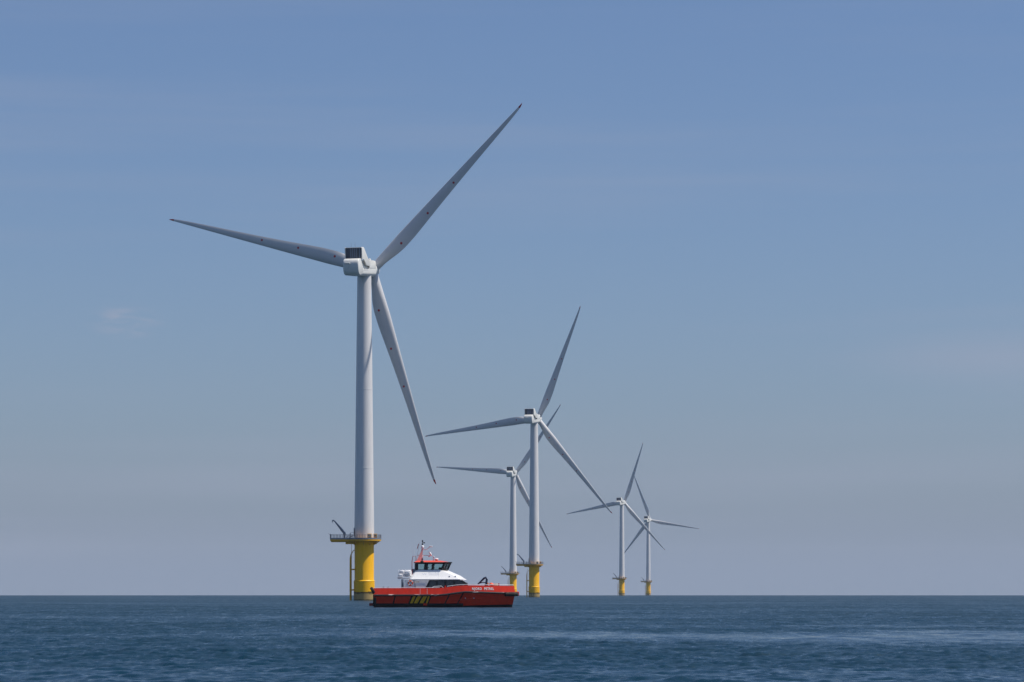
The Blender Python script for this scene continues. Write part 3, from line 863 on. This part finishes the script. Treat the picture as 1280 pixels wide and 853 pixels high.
    # helm seats and console
    for x, y in ((9.9, -1.2), (11.0, 1.0)):
        sb = MB(); sb.box(x - .25, x + .25, y - .28, y + .28, 6.85, 7.0, .05); sb.box(x - .32, x - .2, y - .26, y + .26, 6.9, 7.5, .05); sb.box(x - .27, x - .2, y - .12, y + .12, 7.45, 7.7, .03)
        sb.tube([(x, y, 6.5), (x, y, 6.9)], .08, 8); bld(sb, 'helm_seat', m_black, wheel)
    bld(MB().box(11.9, 12.9, -1.7, 1.7, 6.62, 6.98, .1), 'console', m_black, wheel)
    # roof with a sloping red rim and dark brow
    rf = []
    for (z, x0, x1, y) in ((7.8, 7.55, 14.1, 2.62), (7.86, 7.5, 14.15, 2.66), (8.12, 8.0, 12.6, 2.0), (8.18, 8.4, 12.2, 1.5)):
        rf.append([(x0, -y, z), (x1 - 1.3, -y, z), (x1, -y + 1.1, z), (x1, y - 1.1, z), (x1 - 1.3, y, z), (x0, y, z)])
    rf[0] = [(p[0], p[1], 7.803) for p in rf[0]]
    roof = bld(MB().loft(rf), 'roof', m_roofred, wheel, 20)
    brow = [(12.7, -2.66), (14.1, -1.6), (14.25, 0), (14.1, 1.6), (12.7, 2.66), (12.5, 2.3), (13.2, 0), (12.5, -2.3)]
    bld(MB().prism([(12.75, -2.75), (14.15, -1.62), (14.3, 0), (14.15, 1.62), (12.75, 2.75), (12.75, 1.9), (13.4, .9), (13.4, -.9), (12.75, -1.9)],
                   lambda p: (p[0], p[1], 7.72), lambda p: (p[0] - .03, p[1], 7.93)), 'brow', m_frame, roof, 0)
    bld(MB().tube([(7.6, -2.68, 7.83), (13.0, -2.68, 7.83)], .07, 6), 'gutter', m_frame, roof)
    bld(MB().ball((8.95, -2.5, 7.95), .3, .7), 'vent_cowl', m_black, roof)
    # lettering: name on the bulwark, faint lettering on the moulding
    def text(body, size, name, m, parent, loc, rot, sx=1.0, bold=.0):
        cu = bpy.data.curves.new('lettering', 'FONT'); cu.body = body; cu.size = size; cu.align_x = 'CENTER'; cu.align_y = 'CENTER'; cu.offset = bold; cu.extrude = .004
        cu.space_character = 1.15
        tmp = bpy.data.objects.new('lettering_curve', cu); col.objects.link(tmp)
        bpy.context.view_layer.update()
        me = bpy.data.meshes.new_from_object(tmp.evaluated_get(bpy.context.evaluated_depsgraph_get()))
        bpy.data.objects.remove(tmp); bpy.data.curves.remove(cu)
        me.materials.clear(); me.materials.append(m)
        o = bpy.data.objects.new(name, me); col.objects.link(o); o.parent = parent
        o.location = (loc[0] - MID, loc[1], loc[2]); o.rotation_euler = rot; o.scale = (sx, 1, 1)
        return o
    for word, xc in (('NJORD', fx(895)), ('PETREL', fx(993))):
        y0 = side(xc, 3.2); sl = math.atan2(side(xc + .5, 3.2) - side(xc - .5, 3.2), 1.0)
        text(word, .61, 'name_lettering', m_white, hull, (xc, -y0 - .035, 3.22), (R(90) - math.atan(.24), 0, -sl), 0.80 if word == 'NJORD' else .80, .014)
    sl_up = math.atan2(.7, .95)
    yy = lambda z: interp([(4.98, 3.5), (5.5, 3.12), (6.45, 2.42)], z)
    rot = (R(90) - math.atan(.735), 0, 0)
    text('NJORD', .42, 'owner_lettering', m_paleblue, uppr, (11.0, -yy(6.02) - .02, 6.02), rot, 1.3)
    text('OFFSHORE', .22, 'owner_lettering', m_paleblue, uppr, (11.0, -yy(5.68) - .02, 5.68), rot, 1.5)
    text('W', .5, 'owner_emblem', m_paleblue, uppr, (9.4, -yy(5.8) - .02, 5.8), rot, 1.6)
    # lifebuoy wing with rounded top, door column
    wing = [(5.75, 3.2), (5.75, 4.0)] + [(6.75 + .98 * math.cos(a), 3.85 + .98 * math.sin(a)) for a in np.linspace(PI, 0, 14)] + [(7.73, 3.2)]
    wg = bld(MB().prism(wing, lambda p: (p[0], -3.98, p[1]), lambda p: (p[0], -3.86, p[1])), 'wing_panel', m_white, smooth=30)
    rimpts = [(6.75 + .93 * math.cos(a), -4.0, 3.85 + .93 * math.sin(a)) for a in np.linspace(R(95), 0, 12)] + [(7.68, -4.0, 3.25)]
    bld(MB().tube(rimpts, .05, 6), 'wing_edge', m_steel, wg)
    lb = MB(); n = 24
    bmv = [[lb.bm.verts.new((6.9 + (.36 + .12 * math.cos(b)) * math.cos(a), -4.05 + .09 * math.sin(b), 4.22 + (.36 + .12 * math.cos(b)) * math.sin(a))) for b in np.linspace(0, 2 * PI, 9)[:-1]] for a in np.linspace(0, 2 * PI, n + 1)[:-1]]
    for i in range(n):
        for k in range(8): lb.bm.faces.new((bmv[i][k], bmv[(i + 1) % n][k], bmv[(i + 1) % n][(k + 1) % 8], bmv[i][(k + 1) % 8]))
    lbo = bld(lb, 'lifebuoy', m_orange, wg)
    for a in (45, 135, 225, 315):
        c = Vector((6.9 + .36 * math.cos(R(a)), -4.05, 4.22 + .36 * math.sin(R(a)))); d = Vector((-math.sin(R(a)), 0, math.cos(R(a)))) * .07
        bld(MB().tube([c - d, c + d], .135, 8), 'reflective_band', m_white, lbo)
    bld(MB().box(5.35, 5.74, -3.3, 3.3, 3.0, 4.9, .04), 'aft_bulkhead', m_steel, cabin)
    # life raft canisters on the aft upper deck
    bld(MB().box(4.75, 7.6, -3.3, 3.3, 5.0, 5.12, .03), 'raft_deck', m_greyw, cabin)
    for (x, y, z, r, l) in ((6.55, -2.6, 5.95, .56, 1.05), (5.25, -2.5, 5.5, .34, .8), (5.5, -1.0, 6.15, .33, .9), (6.4, 1.2, 5.9, .52, 1.3)):
        r0 = MB().lathe([(.25 * r, -l / 2 - .02), (.8 * r, -l / 2), (r, -l / 2 + .15), (r, -.05), (r * 1.05, -.04), (r * 1.05, .04), (r, .05), (r, l / 2 - .15), (.8 * r, l / 2), (.25 * r, l / 2 + .02)], 20,
                        Matrix.Translation((x, y, z)) @ Matrix.Rotation(R(90), 4, 'Y') @ Matrix.Rotation(R(35), 4, 'X'))
        ro = bld(r0, 'life_raft', m_white, cabin)
    cr = MB()
    for x in (4.9, 5.5, 6.0, 6.9): cr.tube([(x, -3.2, 5.1), (x - .15, -3.2, 6.3), (x + .1, -2.6, 6.6)], .035, 5)
    cr.tube([(4.75, -3.2, 5.3), (7.1, -3.2, 5.3)], .04, 5); cr.tube([(4.8, -3.2, 5.9), (7.0, -3.2, 5.9)], .035, 5); cr.box(4.65, 5.15, -3.3, -2.9, 5.05, 5.3)
    bld(cr, 'raft_cradle', m_greyw, cabin)
    for x in (7.3, 7.6): bld(MB().tube([(x, -2.3, 5.6), (x, -2.3, 6.7)], [.17, .2], 8), 'exhaust', m_steel, cabin)
    bld(MB().tube([(7.2, -2.6, 5.1), (7.2, -2.6, 8.0), (7.35, -2.6, 8.9), (7.85, -2.6, 8.95), (7.9, -2.6, 8.1)], .055, 6), 'access_rail', mat('red_rail', (.4, .05, .05), .5), wheel)
    bld(MB().tube([(7.7, -1.6, 5.1), (7.7, -1.6, 7.9)], .05, 6), 'access_rail', m_greyw, wheel)
    # ---- mast
    ms = MB()
    ms.loft([[(8.0, -.45, 8.1), (9.0, -.45, 8.1), (9.0, .45, 8.1), (8.0, .45, 8.1)], [(8.75, -.16, 9.7), (9.1, -.16, 9.7), (9.1, .16, 9.7), (8.75, .16, 9.7)], [(8.95, -.11, 10.3), (9.15, -.11, 10.3), (9.15, .11, 10.3), (8.95, .11, 10.3)]])
    mast = bld(ms, 'mast', m_pinkred)
    bld(MB().loft([[(8.75, -.46, 8.1), (9.2, -.46, 8.1), (9.2, .46, 8.1), (8.75, .46, 8.1)], [(9.0, -.2, 9.1), (9.15, -.2, 9.1), (9.15, .2, 9.1), (9.0, .2, 9.1)]]), 'mast_fairing', m_white, mast)
    bld(MB().ball((9.07, 0, 10.55), .28, 1.3), 'radome', m_white, mast)
    bld(MB().tube([(9.05, 0, 10.8), (9.05, 0, 11.75)], .06, 6).box(8.9, 9.2, -.15, .15, 10.95, 11.15, .03).box(9.2, 9.5, -.12, .12, 11.2, 11.4, .03).box(8.95, 9.2, -.12, .12, 11.5, 11.75, .03), 'mast_light', m_black, mast)
    bld(MB().tube([(9.1, 0, 10.05), (9.9, 0, 10.2), (10.3, 0, 10.55)], .05, 6).tube([(8.1, 0, 9.1), (10.1, 0, 9.1)], .05, 6), 'mast_arm', m_pinkred, mast)
    bld(MB().box(10.2, 10.85, -.7, .7, 10.55, 10.75, .06), 'radar_bar', m_white, mast)
    rd = Matrix.Translation((10.4, 0, 9.35)) @ Matrix.Rotation(R(60), 4, 'Y')
    bld(MB().lathe([(.08, -.12), (.40, -.08), (.42, .0), (.40, .12), (.15, .22)], 20, rd), 'dish', m_white, mast)
    bld(MB().lathe([(.43, -.03), (.44, .03)], 20, rd).tube([(10.15, 0, 8.85), (10.3, 0, 9.1)], .12, 8), 'dish_rim', m_pinkred, mast)
    fl = MB()
    gp = [[fl.bm.verts.new((8.42 - .12 * u + .05 * math.sin(u * 7) - .22 * (1 - v), .05 * math.sin(6 * u), 10.35 + .85 * v - .35 * u * .6)) for v in (0, .5, 1)] for u in np.linspace(0, 1, 5)]
    for i in range(4):
        for k in range(2): fl.bm.faces.new((gp[i][k], gp[i + 1][k], gp[i + 1][k + 1], gp[i][k + 1]))
    bmesh.ops.solidify(fl.bm, geom=list(fl.bm.faces), thickness=.02)
    bld(fl, 'flag', m_flagred, mast)
    bld(MB().tube([(7.95, 0, 8.2), (8.4, 0, 10.4), (8.55, 0, 11.4)], .02, 5), 'halyard', m_steel, mast)
    for x, h in ((7.32, 11.0), (7.62, 10.7)): bld(MB().tube([(x, -.8, 7.9), (x, -.8, h)], [.025, .012], 5), 'whip_antenna', m_white, wheel)
    bld(MB().tube([(11.0, -.6, 8.1), (11.0, -.6, 8.75)], .08, 8).ball((11.0, -.6, 8.85), .16), 'antenna_post', m_greyw, roof)
    bld(MB().lathe([(.2, 8.1), (.25, 8.35)], 16, Matrix.Translation((11.5, -.7, 0))), 'dome_base', mat('dome_base_red', (.45, .03, .03), .5), roof)
    bld(MB().lathe([(.3, 8.34), (.38, 8.42), (.36, 8.52), (.2, 8.6), (.03, 8.62)], 20, Matrix.Translation((11.5, -.7, 0))), 'satellite_dome', m_white, roof)
    bld(MB().tube([(9.0, -1.2, 8.1), (9.0, -1.2, 8.6)], .1, 8), 'horn', m_black, roof)
    # ---- foredeck
    ck = MB()
    ck.lathe([(.35, 2.9), (.3, 3.6), (.3, 4.1)], 14, Matrix.Translation((20.2, -1.0, 0)))
    ck.tube([(20.2, -1.0, 4.0), (20.3, -1.0, 4.9), (20.15, -1.0, 5.2), (19.8, -1.0, 5.1)], [.2, .2, .2, .17], 8)
    ck.tube([(19.85, -1.0, 5.1), (18.75, -1.0, 4.05)], [.19, .12], 8)
    ck.tube([(20.05, -1.0, 4.35), (19.5, -1.0, 4.35), (19.0, -1.0, 4.2)], .09, 6)
    ckr = bld(ck, 'knuckle_crane', m_navy)
    bld(MB().box(20.4, 20.6, -1.2, -.9, 3.95, 4.3, .02), 'control_box', mat('crane_orange', (.8, .3, .02), .5), ckr)
    bld(MB().ball((21.05, -2.4, 3.95), .42, .85), 'mooring_buoy', m_orange)
    bld(MB().box(21.5, 22.2, -1.9, -1.4, 3.3, 4.15, .05), 'deck_locker', mat('cream_locker', (.7, .55, .35), .5))
    bld(MB().tube([(22.35, -2.4, 2.9), (22.35, -2.4, 4.2)], .11, 8), 'bollard', m_red)
    bld(MB().tube([(fx(641), -4.25, 3.0), (fx(641), -4.25, 3.78)], .12, 8), 'bollard', m_red)
    for x in (2.2, 3.0): bld(MB().tube([(x, -3.9, 3.2), (x + .05, -3.9, 3.62)], .08, 6).tube([(x - .2, -3.9, 3.45), (x + .25, -3.9, 3.45)], .07, 6), 'cleat', m_steel)
    return boat
boat = build_boat()
BD = 494.0 + 4.65
boat.location = (-24.75 + 12.9, BD, -BD * BD / (2 * EARTH))
boat.rotation_euler = (0, 0, R(2.5))
